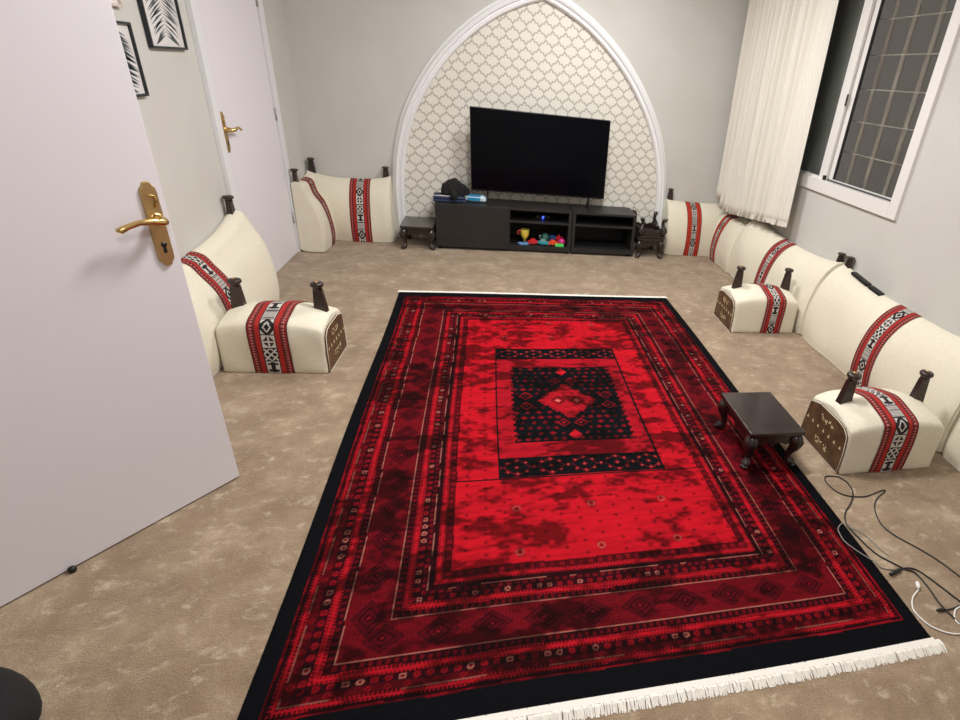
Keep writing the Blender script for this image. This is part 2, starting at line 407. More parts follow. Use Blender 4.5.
# hem along the lower edge
vs = []; N = 420
for j, dz in enumerate((0, .045)):
    for i in range(N+1):
        u = i/N; z0 = .655-.115*min(1, u*1.25)
        vs.append((2.475-.045*u+AMP(u)*PL(ph(u))*.85+.006*math.sin(ph(u)*2.3)-.004, 4.17+1.25*u+.010*math.sin(ph(u)*.5), z0+dz))
b = MB(); b.add(vs, [(i, i+1, N+2+i, N+1+i) for i in range(N)], True); o = b.build('hem', CURT, cur, fixn=False)
b = MB(); b.tube([(2.45, 2.85, 2.69), (2.45, 5.66, 2.69)], .014, 10); b.tube([(2.45, 3.0, 2.69), (2.61, 3.0, 2.69)], .008, 8); b.tube([(2.45, 5.6, 2.69), (2.61, 5.6, 2.69)], .008, 8)
tag(b.build('curtain_rod', ALU), 'white curtain rod above the window', 'curtain rod')

# ------------------------------------------------------------------ woven band pattern
RED, MAR, BLK, WHT, PNK = [np.array(lin(c)) for c in ((168, 34, 28), (92, 20, 24), (24, 20, 26), (206, 200, 194), (196, 112, 104))]
def band_col(s, t, w, seed=0, orange=False):
    """s metres along, t 0..1 across, w width in metres"""
    red = np.array(lin((186, 56, 34))) if orange else RED
    c = np.empty(s.shape+(3,)); c[:] = red
    a = np.abs(t-.5)*2                                    # 0 centre .. 1 edge
    c[a > .93] = MAR*.6
    m_ = (a > .62) & (a <= .93); c[m_] = MAR if not orange else red*.55
    # row of small triangles / dots in the outer stripe
    k = (s/.016) % 1
    m_ = (a > .70) & (a < .86) & (np.abs(k-.5) < .32*(a-.70)/.16+.05); c[m_] = PNK if not orange else red*1.5
    m_ = (a > .88) & (a < .95) & (((s/.008) % 1) < .5); c[m_] = red
    m_ = (a > .36) & (a <= .40); c[m_] = MAR
    m_ = a <= .36; c[m_] = WHT
    # centre: cells of about .075 m with different geometric figures
    cell = .078; ci = np.floor(s/cell).astype(int)+seed; cs = (s/cell) % 1; ct = (t-.5)/.36+.5   # 0..1
    kind = (ci*7+3) % 5
    P = np.abs(cs-.5)*2; Q = np.abs(ct-.5)*2
    pat = np.zeros(s.shape, bool)
    pat |= (kind == 0) & ~((np.abs(P-Q) < .14) | (np.abs(P+Q-1) < .14))              # X lattice, black ground
    pat |= (kind == 1) & (((cs*9) % 1) < .45) & (Q < .85)                             # hatching
    pat |= (kind == 2) & (P+Q < .95) & ~(P+Q < .28) & ~((P < .12) | (Q < .12))        # star
    pat |= (kind == 3) & (((P > .35) & (P < .7) & (Q < .7)) | ((Q < .3) & (P < .8)))  # cross blocks
    pat |= (kind == 4) & ~(((P+Q) > .42) & ((P+Q) < .66)) & ~((P+Q) > 1.25)           # diamonds
    pat |= (P > .93)
    m_ = (a <= .36) & pat; c[m_] = BLK
    m_ = (a > .33) & (a <= .36); c[m_] = BLK
    return c
def grid_obj(name, fn, nu, nv, col, m_, parent=None):
    """fn(u,v)->xyz arrays on a (nv+1,nu+1) grid, col -> rgb"""
    U, V = np.meshgrid(np.linspace(0, 1, nu+1), np.linspace(0, 1, nv+1))
    co = fn(U, V); n = (nu+1)*(nv+1)
    me = bpy.data.meshes.new(name)
    idx = np.arange(n).reshape(nv+1, nu+1)
    q = np.stack([idx[:-1, :-1], idx[:-1, 1:], idx[1:, 1:], idx[1:, :-1]], -1).reshape(-1)
    nf = nu*nv
    me.vertices.add(n); me.vertices.foreach_set('co', co.reshape(-1).astype(np.float32))
    me.loops.add(nf*4); me.loops.foreach_set('vertex_index', q.astype(np.int32))
    me.polygons.add(nf); me.polygons.foreach_set('loop_start', np.arange(nf, dtype=np.int32)*4)
    me.update(); me.validate()
    me.polygons.foreach_set('use_smooth', np.ones(nf, bool))
    at = me.color_attributes.new('Col', 'FLOAT_COLOR', 'POINT')
    cc = np.ones((n, 4), np.float32); cc[:, :3] = col(U, V).reshape(-1, 3); at.data.foreach_set('color', cc.reshape(-1))
    me.materials.append(m_)
    o = bpy.data.objects.new(name, me); C.objects.link(o)
    if parent: o.parent = parent
    return o

# ------------------------------------------------------------------ wooden post (tapered square with a studded round cap)
def wood_post(parent, x, y, z0, z1, base=.045, neck=.022, lean=(0, 0)):
    h = z1-z0; b = MB(); n = 4
    sec = [(0, base*1.0), (.12, base*1.0), (.55, base*.72), (.86, neck*1.1)]
    vs = []
    for t, r in sec:
        for sx, sy in ((-1, -1), (1, -1), (1, 1), (-1, 1)): vs.append((x+sx*r+lean[0]*t, y+sy*r*.62+lean[1]*t, z0+h*t))
    b.add(vs, [(i*4+k, i*4+(k+1) % 4, (i+1)*4+(k+1) % 4, (i+1)*4+k) for i in range(3) for k in range(4)] + [(3, 2, 1, 0), (12, 13, 14, 15)])
    p = b.build('wooden_post', WOOD, parent)
    b = MB(); cx, cy = x+lean[0], y+lean[1]
    b.lathe([(neck*.95, h*.85), (neck*1.25, h*.875), (neck*1.05, h*.90), (neck*1.6, h*.925), (neck*1.75, h*.955), (neck*1.5, h*.985), (neck*.6, h)], (cx, cy, z0), 14)
    b.build('cap', WOOD, p)
    b = MB(); b.lathe([(neck*.45, h), (neck*.4, h+.003), (neck*.15, h+.005)], (cx, cy, z0), 8); b.build('brass_stud', BRASS, p)

# ------------------------------------------------------------------ wall cushion. local: x along the wall 0..L, wall at y=0, front towards -y
def make_cushion(L, D=.235, seed=0, bandu=None, peak=.07, h0=.53, posts=(1, 1), orange=False, dark=1.0, endpinch=.02):
    prof = catmull([(.0, .02, 0), (.05, .0, 0), (D-.02, .0, 0), (D, .02, 0), (D+.012, .12, 0), (D+.002, .25, 0), (D-.03, .37, 0), (D-.085, .46, 0), (.085, h0-.018, 0), (.035, h0, 0), (.005, h0-.012, 0)], 5)
    pd = np.array([p.x for p in prof]); pz = np.array([p.y for p in prof]); arc = np.concatenate([[0], np.cumsum(np.hypot(np.diff(pd), np.diff(pz)))]); tot = arc[-1]; arcn = arc/tot
    rs = np.random.RandomState(seed+5); a1, a2, a3 = rs.uniform(0, 6.28, 3)
    def surf(u, v, off=0.0):
        d = np.interp(v, arcn, pd); z = np.interp(v, arcn, pz)
        e = np.clip(np.minimum(u, 1-u)*L/.07, 0, 1); e = np.sqrt(1-(1-e)**2)      # 0 at the ends -> 1
        pk = np.abs(2*u-1)**3
        zz = z*(1+peak/h0*pk*(z/h0)) - .012*np.cos(u*math.pi*2)*(z/h0)*0
        lump = .008*np.sin(u*L*7+a1)*np.sin(z*9+a2)+.005*np.sin(u*L*15+a3+z*6)
        dd = d + (lump)*(d/D)*e
        dd = dd*(1-.10*(1-e)); zz = .26+(zz-.26)*(1-.03*(1-e)); 
        # outward normal in the profile plane
        i = np.clip(np.searchsorted(arcn, v), 1, len(pd)-1); tx = pd[i]-pd[i-1]; tz = pz[i]-pz[i-1]; ln = np.hypot(tx, tz)+1e-9
        dd = dd+off*(tz/ln); zz = np.maximum(zz, 0)+off*(-tx/ln)
        x = L*u + (.5-u)*2*endpinch*(z/h0)*(1-e)*.5
        return np.stack([x, -dd, zz+.001], -1)
    root = bpy.data.objects.new('wall_cushion', None); C.objects.link(root)
    nu, nv = 72, len(prof)-1
    us = np.unique(np.concatenate([np.linspace(0, .07/L, 7), np.linspace(.07/L, 1-.07/L, 50), np.linspace(1-.07/L, 1, 7)]))
    U, V = np.meshgrid(us, arcn); P = surf(U, V); n1 = len(us)
    b = MB(); fs = [(j*n1+i, j*n1+i+1, (j+1)*n1+i+1, (j+1)*n1+i) for j in range(len(arcn)-1) for i in range(n1-1)]
    fs += [((len(arcn)-1)*n1+i, (len(arcn)-1)*n1+i+1, i+1, i) for i in range(n1-1)]
    b.add(P.reshape(-1, 3), fs, True)
    b.add(P[:, 0], [tuple(range(len(arcn)))]); b.add(P[:, -1], [tuple(range(len(arcn)))])
    b.build('cover', LINEN, root)
    # piping seam at each end, on the front
    for ue in (.012/L, 1-.012/L):
        q = surf(np.full(30, ue), np.linspace(.20, .93, 30), .001); b = MB(); b.tube([tuple(p) for p in q], .0035, 6); b.build('seam', LINEN, root)
    if bandu:
        w = bandu[1]-bandu[0]
        def fn(u, v): return surf(bandu[0]/L+u*w/L, .215+v*.765, .0035)
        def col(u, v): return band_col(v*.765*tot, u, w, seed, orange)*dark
        grid_obj('woven_band', fn, 64, 260, col, BAND, root)
    for side, on in zip((0, 1), posts):
        if on: wood_post(root, .05 if side == 0 else L-.05, -.034, .48, on, .036, .018)
    return root
def place_cushion(c, loc, rz, label, group='fabric cushions lined along the walls'):
    c.location = loc; c.rotation_euler = (0, 0, rz); tag(c, label, 'cushion', group)
R90 = math.pi/2
# right wall: local x -> world -y
place_cushion(make_cushion(1.49, seed=1, bandu=(.66, .85), posts=(.66, 0)), (XR-.004, 3.40, 0), -R90, 'long cream cushion with red band under the window, black remotes on its top')
place_cushion(make_cushion(1.44, seed=2, bandu=(.58, .76), posts=(0, .655)), (XR-.004, 4.85, 0), -R90, 'long cream cushion with red band behind the middle armrest on the right wall')
place_cushion(make_cushion(.58, seed=3, bandu=(.08, .22), posts=(0, 0), orange=True, peak=.02, h0=.50), (XR-.004, 5.445, 0), -R90, 'short cream cushion half under the curtain hem on the right wall')
place_cushion(make_cushion(1.60, seed=4, bandu=(1.1, 1.28), posts=(0, 0)), (XR-.004, 1.895, 0), -R90, 'cream cushion at the right picture edge beside the nearest armrest')
# back wall
place_cushion(make_cushion(.735, seed=6, bandu=(.22, .385), posts=(.66, 0), orange=True, peak=.03, D=.24), (1.855, YB-.014, 0), 0, 'upright cream cushion with red band on the back wall, right of the arch')
place_cushion(make_cushion(.73, seed=7, bandu=(.37, .545), posts=(.70, .67), peak=.06, h0=.54), (XL+.004, YB-.014, 0), 0, 'upright cream cushion with red band on the back wall, left of the arch')
# left wall: local x -> world +y
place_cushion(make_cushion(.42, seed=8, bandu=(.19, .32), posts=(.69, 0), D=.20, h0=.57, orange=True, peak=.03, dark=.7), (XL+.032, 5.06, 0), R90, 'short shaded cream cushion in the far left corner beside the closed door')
place_cushion(make_cushion(1.50, seed=9, bandu=(.70, .88), posts=(0, .72), peak=.11, h0=.53, D=.205), (XL+.004, 2.43, 0), R90, 'long cream cushion with diagonal red band partly hidden by the open door')

# ------------------------------------------------------------------ armrests
def armrest(L, Dp, H, exposed, band, seed, loc, rz, label):
    """local x 0..L, y 0 (front) .. Dp (back). exposed = 0 (low x) or 1 (high x): the end with the inlaid wood panel"""
    root = empty('armrest', loc, rz, label, 'armrest', 'boxy floor armrests with wooden posts')
    pts = [(.012, .0), (0, .012), (.004, .12), (.010, H*.79), (.036, H*.895), (.10, H*.955), (Dp*.45, H), (Dp*.60, H*.985), (Dp*.88, H*.88), (Dp*.96, H*.76), (Dp, .02), (Dp-.012, 0)]
    prof = catmull([(a, b_, 0) for a, b_ in pts], 4)
    py_ = np.array([p.x for p in prof]); pz = np.array([p.y for p in prof]); arc = np.concatenate([[0], np.cumsum(np.hypot(np.diff(py_), np.diff(pz)))]); tot = arc[-1]; arcn = arc/tot
    def surf(u, v, off=0):
        y = np.interp(v, arcn, py_); z = np.interp(v, arcn, pz)*(1-.11*np.abs(2*u-1)**3)
        e = np.clip(np.minimum(u, 1-u)*L/.022, 0, 1); e = np.sqrt(1-(1-e)**2)
        i = np.clip(np.searchsorted(arcn, v), 1, len(py_)-1); ty = py_[i]-py_[i-1]; tz = pz[i]-pz[i-1]; ln = np.hypot(ty, tz)+1e-9
        bul = .010*np.sin(np.clip(u, 0, 1)*math.pi)*np.clip(z/H*2, 0, 1) + .002*np.sin(u*17+z*20+seed)
        o_ = off+bul-.010*(1-e)
        return np.stack([L*u, y-o_*(tz/ln), np.maximum(z+o_*(ty/ln), 0)+.001], -1)
    us = np.unique(np.concatenate([np.linspace(0, .022/L, 5), np.linspace(.022/L, 1-.022/L, 24), np.linspace(1-.022/L, 1, 5)])); n1 = len(us)
    U, V = np.meshgrid(us, arcn); P = surf(U, V); nj = len(arcn)
    b = MB(); fs = [(j*n1+i, j*n1+i+1, (j+1)*n1+i+1, (j+1)*n1+i) for j in range(nj-1) for i in range(n1-1)] + [((nj-1)*n1+i, (nj-1)*n1+i+1, i+1, i) for i in range(n1-1)]
    b.add(P.reshape(-1, 3), fs, True); b.add(P[:, 0], [tuple(range(nj))]); b.add(P[:, -1], [tuple(range(nj))])
    b.build('cover', LINEN, root)
    w = band[1]-band[0]
    grid_obj('woven_band', lambda u, v: surf(band[0]/L+u*w/L, .012+v*.976, .0035), 64, 300, lambda u, v: band_col(v*tot, u, w, seed), BAND, root)
    # inlaid wooden end panel
    xe = 0 if not exposed else L; sg = -1 if not exposed else 1
    poly = [(.012, .004), (.014, H*.40), (.026, H*.66), (.06, H*.75), (Dp*.30, H*.775), (Dp*.72, H*.775), (Dp*.93, H*.69), (Dp*.985, .004)]
    b = MB(); b.prism(poly, 0, *sorted((xe+sg*-.004, xe+sg*.010))); pan = b.build('wooden_panel', PANELW, root)
    b = MB(); edge = [(xe+sg*.010, y, z) for y, z in poly]; b.tube(edge+[edge[0]], .002, 6); b.build('panel_edge', LINEN, pan)
    b = MB(); xo = xe+sg*.0102
    for k in range(7):                                    # row of small triangles
        z = H*.42; r = .008; tm = MB(); tm.prism([(-r, -r), (r, -r), (0, r*1.3)], 0, *sorted((0, sg*.0012)))
        if k == 0: tri = tm.build('inlay_triangle', BRASSI, pan)
        else: tri = tri.copy(); C.objects.link(tri); tri.parent = pan
        tri.location = (xo, .045+(Dp-.085)*k/6, z)
    rnd = random.Random(seed)
    for zc in (H*.60, H*.20):                             # sprays of fine chips
        for k in range(18):
            y = Dp*.5+rnd.uniform(-.055, .055); z = zc+rnd.uniform(-.016, .016); r = rnd.uniform(.0018, .0042); a = rnd.uniform(0, 3)
            b.prism([(y+r*2.2*math.cos(a), z+r*2.2*math.sin(a)), (y-r*math.sin(a), z+r*math.cos(a)), (y-r*2.2*math.cos(a), z-r*2.2*math.sin(a)), (y+r*math.sin(a), z-r*math.cos(a))], 0, *sorted((xo, xo+sg*.0012)))
    b.build('pearl_inlay', BRASSI, pan, kind='stuff')
    for xx in (.055, L-.045): wood_post(root, xx, Dp*.54, H*.50, .468, .041, .020, lean=((.008 if xx < L/2 else -.006), -.008))
    return root
BRASSI = mat('pale_shell_inlay', (226, 208, 160), .3)
armrest(.545, .375, .318, 0, (.165, .365), 0, (1.680, 1.792, 0), math.radians(1), 'nearest cream armrest beside the small black table, on the right')
armrest(.515, .365, .312, 0, (.235, .40), 3, (1.805, 3.452, 0), math.radians(-1), 'middle cream armrest on the right, midway along the wall cushions')
armrest(.515, .355, .322, 1, (.155, .350), 5, (-1.372, 2.905, 0), math.radians(-3), 'cream armrest on the left side by the open door')

# ------------------------------------------------------------------ rug
RX0, RX1, RY0, RY1 = -.650, 1.490, .922, 4.128
RW, RL = RX1-RX0, RY1-RY0
def rug_colors(x, y):
    """x,y metres from the near left corner of the pile"""
    rs = np.random.RandomState(3)
    g = lambda c: np.array(lin(c))
    K, DK, MR, RD, BR, LT = g((8, 10, 15)), g((36, 3, 9)), g((82, 6, 16)), g((124, 11, 24)), g((162, 18, 32)), g((196, 126, 112))
    dx = np.minimum(x, RW-x); dy0 = np.minimum(y, RL-y); dy = np.interp(dy0, [0, .088, .19, .22, .35, .50, .52], [0, .060, .178, .205, .345, .505, .52])+np.maximum(dy0-.52, 0)
    # the knotted lines wander a little
    dx = np.maximum(dx+.0014*np.sin(y*17)*(dx > .01), 0); dy = np.maximum(dy+.0014*np.sin(x*15)*(dy > .01), 0)
    horiz = dy < dx; d = np.minimum(dx, dy); s = np.where(horiz, x-RW/2, y-RL/2)
    side_id = np.where(horiz, (y > RL/2)*1, 2+(x > RW/2)*1)
    R64 = rs.rand(4, 512)
    c = np.empty(x.shape+(3,)); c[:] = RD
    def B(a, b_): return (d >= a) & (d < b_)
    def put(m_, col): c[m_] = col
    def rings(a, b_, pitch, ro, ri, col, alt=None, ph=0.0):
        mid = (a+b_)/2; k = ((s/pitch+ph) % 1-.5)*pitch; r = np.maximum(np.abs(k), np.abs(d-mid))*.4+.6*np.hypot(k, d-mid)
        i = np.floor(s/pitch+ph).astype(int); rr = R64[side_id, i % 512]
        put(B(a, b_) & (r < ro*.8), col*.55)
        put(B(a, b_) & (r < ro) & (r > ri) & (rr < .75), col)
        if alt is not None: put(B(a, b_) & (r < ro) & (r > ri*1.1) & (rr > .72), alt*(.5+.5*rr[..., None])[B(a, b_) & (r < ro) & (r > ri*1.1) & (rr > .72)] if False else alt*.8)
    def comb(a, b_, pitch, col, ground):
        put(B(a, b_), ground); t = (d-a)/(b_-a); k = (s/pitch+t*.8) % 1
        put(B(a, b_) & ((t > .34) & (t < .66) | (k < .42)), col)
    put(B(0, .058), K)
    put(B(.058, .063), RD); put(B(.063, .076), DK)
    comb(.074, .096, .012, BR*.85, DK)
    put(B(.096, .099), LT*.35); put(B(.099, .124), MR*.75)
    q = np.abs((s/.052) % 1-.5)*.052+np.abs(d-.111); put(B(.099, .124) & (np.abs(q-.009) < .0022), RD)
    put(B(.124, .154), DK*1.2); rings(.124, .154, .038, .0105, .0050, RD, LT*.75)
    comb(.154, .182, .012, BR, MR); put(B(.182, .206), DK)
    k = (s/.024) % 1; put(B(.184, .204) & (k < .5) & (np.abs(d-.194) < .007), MR*1.2)
    put(B(.206, .2095), LT*.65)
    # medallion band with dark guls
    put(B(.2095, .343), g((98, 8, 20)))
    pitch = .165; k = np.abs((s/pitch) % 1-.5)*pitch; t = np.abs(d-.276); q = k*.8+t
    hexm = B(.2095, .343) & (q < .055); put(hexm, DK*1.9); put(hexm & (q < .049), g((74, 5, 15))); put(hexm & (np.abs(q-.030) < .0035), DK); put(hexm & (q < .014), DK); put(hexm & (q < .006), RD)
    put(B(.2095, .343) & (q > .062) & (((s/.012) % 1) < .35) & (((d/.014) % 1) < .5), g((70, 5, 14)))
    put(B(.343, .3465), LT*.6)
    put(B(.3465, .370), DK); k = (s/.024) % 1; put(B(.350, .367) & (k < .5), MR*1.15)
    comb(.370, .398, .012, BR, MR)
    put(B(.398, .444), DK*1.3); rings(.398, .424, .036, .0095, .0045, RD, LT*.8, .5); put(B(.424, .444) & (((s/.028) % 1) < .55) & (np.abs(d-.434) < .006), MR*1.4)
    put(B(.444, .447), LT*.6); put(B(.447, .466), DK)
    comb(.466, .490, .011, BR, MR); put(B(.490, .518), MR*.7); rings(.490, .518, .036, .0085, .004, RD)
    # field
    F = d >= .518; put(F, g((170, 15, 31)))
    ax = ((x-RW/2)/.31+.5) % 1-.5; ay = ((y-RL/2)/.23) % 1-.5; r = np.hypot(ax*.31, ay*.23)
    put(F & (r < .016) & (r > .0115), LT*.45); put(F & (r < .006), RD*.6)
    cx1 = ((x)/.075) % 1-.5; cy1 = ((y)/.060+.5*(np.floor(x/.075) % 2)) % 1-.5
    put(F & (np.abs(cx1)*.075+np.abs(cy1)*.06 < .010) & (r > .03), RD*.85)
    # inner panel
    px0, px1, py0, py1 = .700, 1.455, .985, 2.235
    inP = (x > px0) & (x < px1) & (y > py0) & (y < py1); put(inP, g((150, 14, 30)))
    for cy_ in (1.06, 2.168):                             # dark strips with clusters of diamonds
        st = inP & (np.abs(y-cy_) < .068); put(st, K)
        u = ((x-px0)/.155) % 1-.5; v = (y-cy_)
        for ou, ov in ((0, 0), (.26, .030), (-.26, .030), (.26, -.030), (-.26, -.030), (0, .045), (0, -.045), (.5, 0), (-.5, 0)):
            q = np.abs((u-ou))*.155+np.abs(v-ov); put(st & (q < .013), RD); put(st & (q < .004), LT*.7)
        q = np.abs(u)*.155+np.abs(v); put(st & (np.abs(q-.060) < .003), MR*1.6)
    fx0, fx1, fy0, fy1 = .778, 1.385, 1.238, 1.992
    notch = .012*(((y-fy0)/.047 % 1) > .5)
    bf = (x > fx0+notch) & (x < fx1-notch) & (y > fy0) & (y < fy1); put(bf, K)
    # rows of small red motifs
    row = ((y-fy0)/.047); rf = row % 1-.5; ri = np.floor(row).astype(int); pit = np.where(ri % 2 == 0, .044, .058)
    uu = ((x-fx0+ri*.013)/pit); uf = (uu % 1-.5)*pit; ui = np.floor(uu).astype(int)
    rn = rs.rand(64, 64)[ri % 64, ui % 64]
    shape = np.where(rn < .45, np.hypot(uf, rf*.047), np.abs(uf)*.8+np.abs(rf*.047)*.9)
    put(bf & (shape < .007+.010*rn), MR*1.3); put(bf & (shape < .004+.006*rn) & (rn > .4), RD); put(bf & (shape < .0025), K)
    cx, cyy = (fx0+fx1)/2, 1.612
    for ox, oy, sc_ in ((0, .255, 1), (0, -.255, 1), (.23, 0, 1), (-.23, 0, 1)):
        q = np.hypot((x-cx-ox), (y-cyy-oy)); put(bf & (q < .075), K)
    for oy in (.215, -.215):                              # scroll hooks above and below
        for ox in (-.045, .045):
            q = np.abs(x-cx-ox)+np.abs(y-cyy-oy); put(bf & (np.abs(q-.032) < .006), RD); put(bf & (q < .010), BR)
    for ox in (-.225, .225):
        for oy in (-.05, .05):
            q = np.abs(x-cx-ox)+np.abs(y-cyy-oy); put(bf & (np.abs(q-.034) < .006), RD*1.2); put(bf & (q < .010), RD)
    for oy in (.32, -.32): q = np.abs(x-cx)+np.abs(y-cyy-oy)*.8; put(bf & (q < .034), BR)
    sxq = np.round(np.abs(x-cx)/.014)*.014; syq = np.round(np.abs(y-cyy)/.020)*.020
    q = sxq/.165+syq/.175; put(q < 1.12, K); put(q < 1.0, RD*1.15); put((q < .86) & ((((x+y)/.03) % 1) < .6), BR)
    for ox in (-.052, .052):
        q = np.abs(x-cx-ox)/1.0+np.abs(y-cyy)*.9; put(np.abs(q-.036) < .005, K); put(q < .014, LT*.8)
    # thin black outline and the long line across the field
    e = np.minimum(np.minimum(np.abs(x-px0), np.abs(x-px1))+1e3*((y < py0) | (y > py1)), np.minimum(np.abs(y-py0), np.abs(y-py1))+1e3*((x < px0) | (x > px1)))
    put(e < .005, K); put(F & (np.abs(y-py0) < .004), K)
    # streaky brushed variation of the dyed pile
    def vn(nx, ny, seed):
        r_ = np.random.RandomState(seed).rand(ny+2, nx+2); gx = x/RW*nx; gy = y/RL*ny; i = np.clip(gx.astype(int), 0, nx); j = np.clip(gy.astype(int), 0, ny); fx = gx-i; fy = gy-j
        fx = fx*fx*(3-2*fx); fy = fy*fy*(3-2*fy)
        return (r_[j, i]*(1-fx)+r_[j, i+1]*fx)*(1-fy)+(r_[j+1, i]*(1-fx)+r_[j+1, i+1]*fx)*fy
    blot = .26*vn(8, 13, 21)+.30*vn(17, 44, 12)+.26*vn(34, 90, 23)+.18*vn(90, 210, 24)
    kf = np.clip((blot-.41)/.13, 0, 1); kf = .26+.74*kf
    kf = kf*(.62+.62*vn(22, 240, 5)*.6+.62*.4*vn(60, 420, 6))*1.08
    c = c*np.where(d < .058, 1, np.minimum(kf, 1.15))[..., None]
    c[..., 1:] *= .85
    return c
rug = empty('area_rug', (RX0, RY0, 0), 0, 'large red and black patterned rug with white fringes', 'rug')
nu, nv = 540, 806
def rug_xyz(u, v):
    rs = np.random.RandomState(8); x = u*RW; y = v*RL
    edge = np.minimum(np.minimum(u, 1-u)*RW, np.minimum(v, 1-v)*RL); z = .012*np.clip(edge/.004, 0, 1)**.5
    z = z + rs.rand(*u.shape)*.0016*(edge > 0) + .0012*np.sin(x*9+y*4)*(edge > .01)
    wob = .006*np.sin(y*2.3+1)
    return np.stack([x+.004*np.sin(y*3.1), y+.005*np.sin(x*2.9)-.042*(1-u)*(1-v), z+.001], -1)
RUGM = bpy.data.materials.new('dyed_wool_pile'); RUGM.use_nodes = True
nt = RUGM.node_tree; pb = nt.nodes['Principled BSDF']; a_ = nt.nodes.new('ShaderNodeAttribute'); a_.attribute_name = 'Col'
nt.links.new(a_.outputs['Color'], pb.inputs['Base Color']); pb.inputs['Roughness'].default_value = .8; pb.inputs['Specular IOR Level'].default_value = .06
pb.inputs['Sheen Weight'].default_value = .9; pb.inputs['Sheen Roughness'].default_value = .28
vm = nt.nodes.new('ShaderNodeVectorMath'); vm.operation = 'MULTIPLY_ADD'; vm.inputs[1].default_value = (1.9, 1.9, 1.9); vm.inputs[2].default_value = (.006, .008, .009)
nt.links.new(a_.outputs['Color'], vm.inputs[0]); nt.links.new(vm.outputs[0], pb.inputs['Sheen Tint'])
grid_obj('pile', rug_xyz, nu, nv, lambda u, v: rug_colors(u*RW, v*RL), RUGM, rug)
def fringe(y_edge, sgn, length, n, extra=0):
    b = MB(); rnd = random.Random(5+n)
    yo = lambda x: y_edge+.005*math.sin(x*2.9)-(.042*(1-x/RW) if sgn < 0 else 0)
    m_ = 40; vs = []
    for i in range(m_+1):                                  # woven end strip
        x = -.004+(RW+.008)*i/m_; y = yo(x); vs += [(x, y-sgn*.006, .004), (x, y-sgn*.006, .0145), (x, y+sgn*.013, .012), (x, y+sgn*.013, .002)]
    b.add(vs, [(i*4+k, i*4+(k+1) % 4, i*4+4+(k+1) % 4, i*4+4+k) for i in range(m_) for k in range(4)])
    for k in range(n):
        x = -.006+(RW+.012+extra)*k/n; l = length*rnd.uniform(.86, 1.06); w = RW/n*.9; sk = rnd.uniform(-.006, .008); ye = yo(min(x, RW))
        z = rnd.uniform(.005, .010)
        b.add([(x-w, ye, .010), (x+w, ye, .010), (x+w+sk*.5, ye+sgn*l*.5, z+.004), (x-w+sk*.5, ye+sgn*l*.5, z+.004), (x+w*.8+sk, ye+sgn*l, .002), (x-w*.8+sk, ye+sgn*l, .002),
               (x-w*.8+sk, ye+sgn*l, .0005), (x+w*.8+sk, ye+sgn*l, .0005), (x-w, ye, .001), (x+w, ye, .001)],
              [(0, 1, 2, 3), (3, 2, 4, 5), (5, 4, 7, 6), (6, 7, 9, 8), (0, 3, 8), (3, 5, 6, 8), (1, 9, 2), (2, 9, 7, 4)])
    return b.build('fringe', FRINGE, rug, kind='stuff')
fringe(0, -1, .044, 760, .02); fringe(RL, 1, .060, 560)

# ------------------------------------------------------------------ small carved tables
def make_table(w, dp, h):
    root = bpy.data.objects.new('low_table', None); C.objects.link(root)
    b = MB(); b.box((-w/2, -dp/2, h-.022), (w/2, dp/2, h), .006); b.box((-w/2+.012, -dp/2+.012, h-.034), (w/2-.012, dp/2-.012, h-.022), .004); b.build('table_top', STOOLM, root)
    for sx, sy, ax in ((0, -1, 0), (0, 1, 0), (-1, 0, 1), (1, 0, 1)):
        Ls = (w if ax == 0 else dp)/2-.035; n = 16
        poly = [(-Ls, h-.034)] + [(-Ls+2*Ls*i/n, h-.068-.016*abs(math.sin(math.pi*3*i/n)) - (.010 if i in (n//2,) else 0)) for i in range(n+1)] + [(Ls, h-.034)]
        b = MB()
        if ax == 0: b.prism(poly, 1, sy*(dp/2-.028)-.006, sy*(dp/2-.028)+.006)
        else: b.prism([(p[0], p[1]) for p in poly], 0, sx*(w/2-.028)-.006, sx*(w/2-.028)+.006)
        b.build('apron', STOOLM, root)
    for sx in (-1, 1):
        for sy in (-1, 1):
            cx, cy = sx*(w/2-.034), sy*(dp/2-.034); k = .7071
            pts = [(0, h-.030, .020), (.010, h-.050, .026), (.020, h-.075, .028), (.016, h-.100, .021), (.004, h-.125, .014), (-.002, .050, .012), (.004, .030, .015), (.014, .020, .019), (.020, .010, .017), (.022, .001, .010)]
            b = MB(); b.tube([(cx+sx*p[0]*k, cy+sy*p[0]*k, p[1]) for p in pts], [p[2]*1.28 for p in pts], 10)
            lg = b.build('leg', STOOLM, root)
            b = MB(); bm = bmesh.new(); bmesh.ops.create_uvsphere(bm, u_segments=8, v_segments=6, radius=.018); bm.transform(Matrix.Translation((cx+sx*.036*k, cy+sy*.036*k, h-.072))); b.bm(bm, True)
            b.build('scroll', STOOLM, lg)
            b = MB()
            for a in (-.6, 0, .6):
                th = math.atan2(sy, sx)+a; bm = bmesh.new(); bmesh.ops.create_uvsphere(bm, u_segments=8, v_segments=5, radius=.0105); bm.transform(Matrix.Translation((cx+sx*.018*k+math.cos(th)*.018, cy+sy*.018*k+math.sin(th)*.018, .008))); b.bm(bm, True)
            b.build('paw_toes', STOOLM, lg)
    return root
tb = make_table(.285, .375, .205)
tb.location = (1.328, 2.045, .0165); tag(tb, 'small black carved table standing on the rug edge', 'table', 'small dark carved tables')
t2 = copy_tree(tb); t2.location = (-.628, 5.46, .001); t2.scale = (1.04, 1.04, 1.06); t2['label'] = 'small dark carved table left of the television cabinet'
t3 = copy_tree(tb); t3.location = (1.646, 5.47, .001); t3['label'] = 'upright carved table supporting another, right of the cabinet'
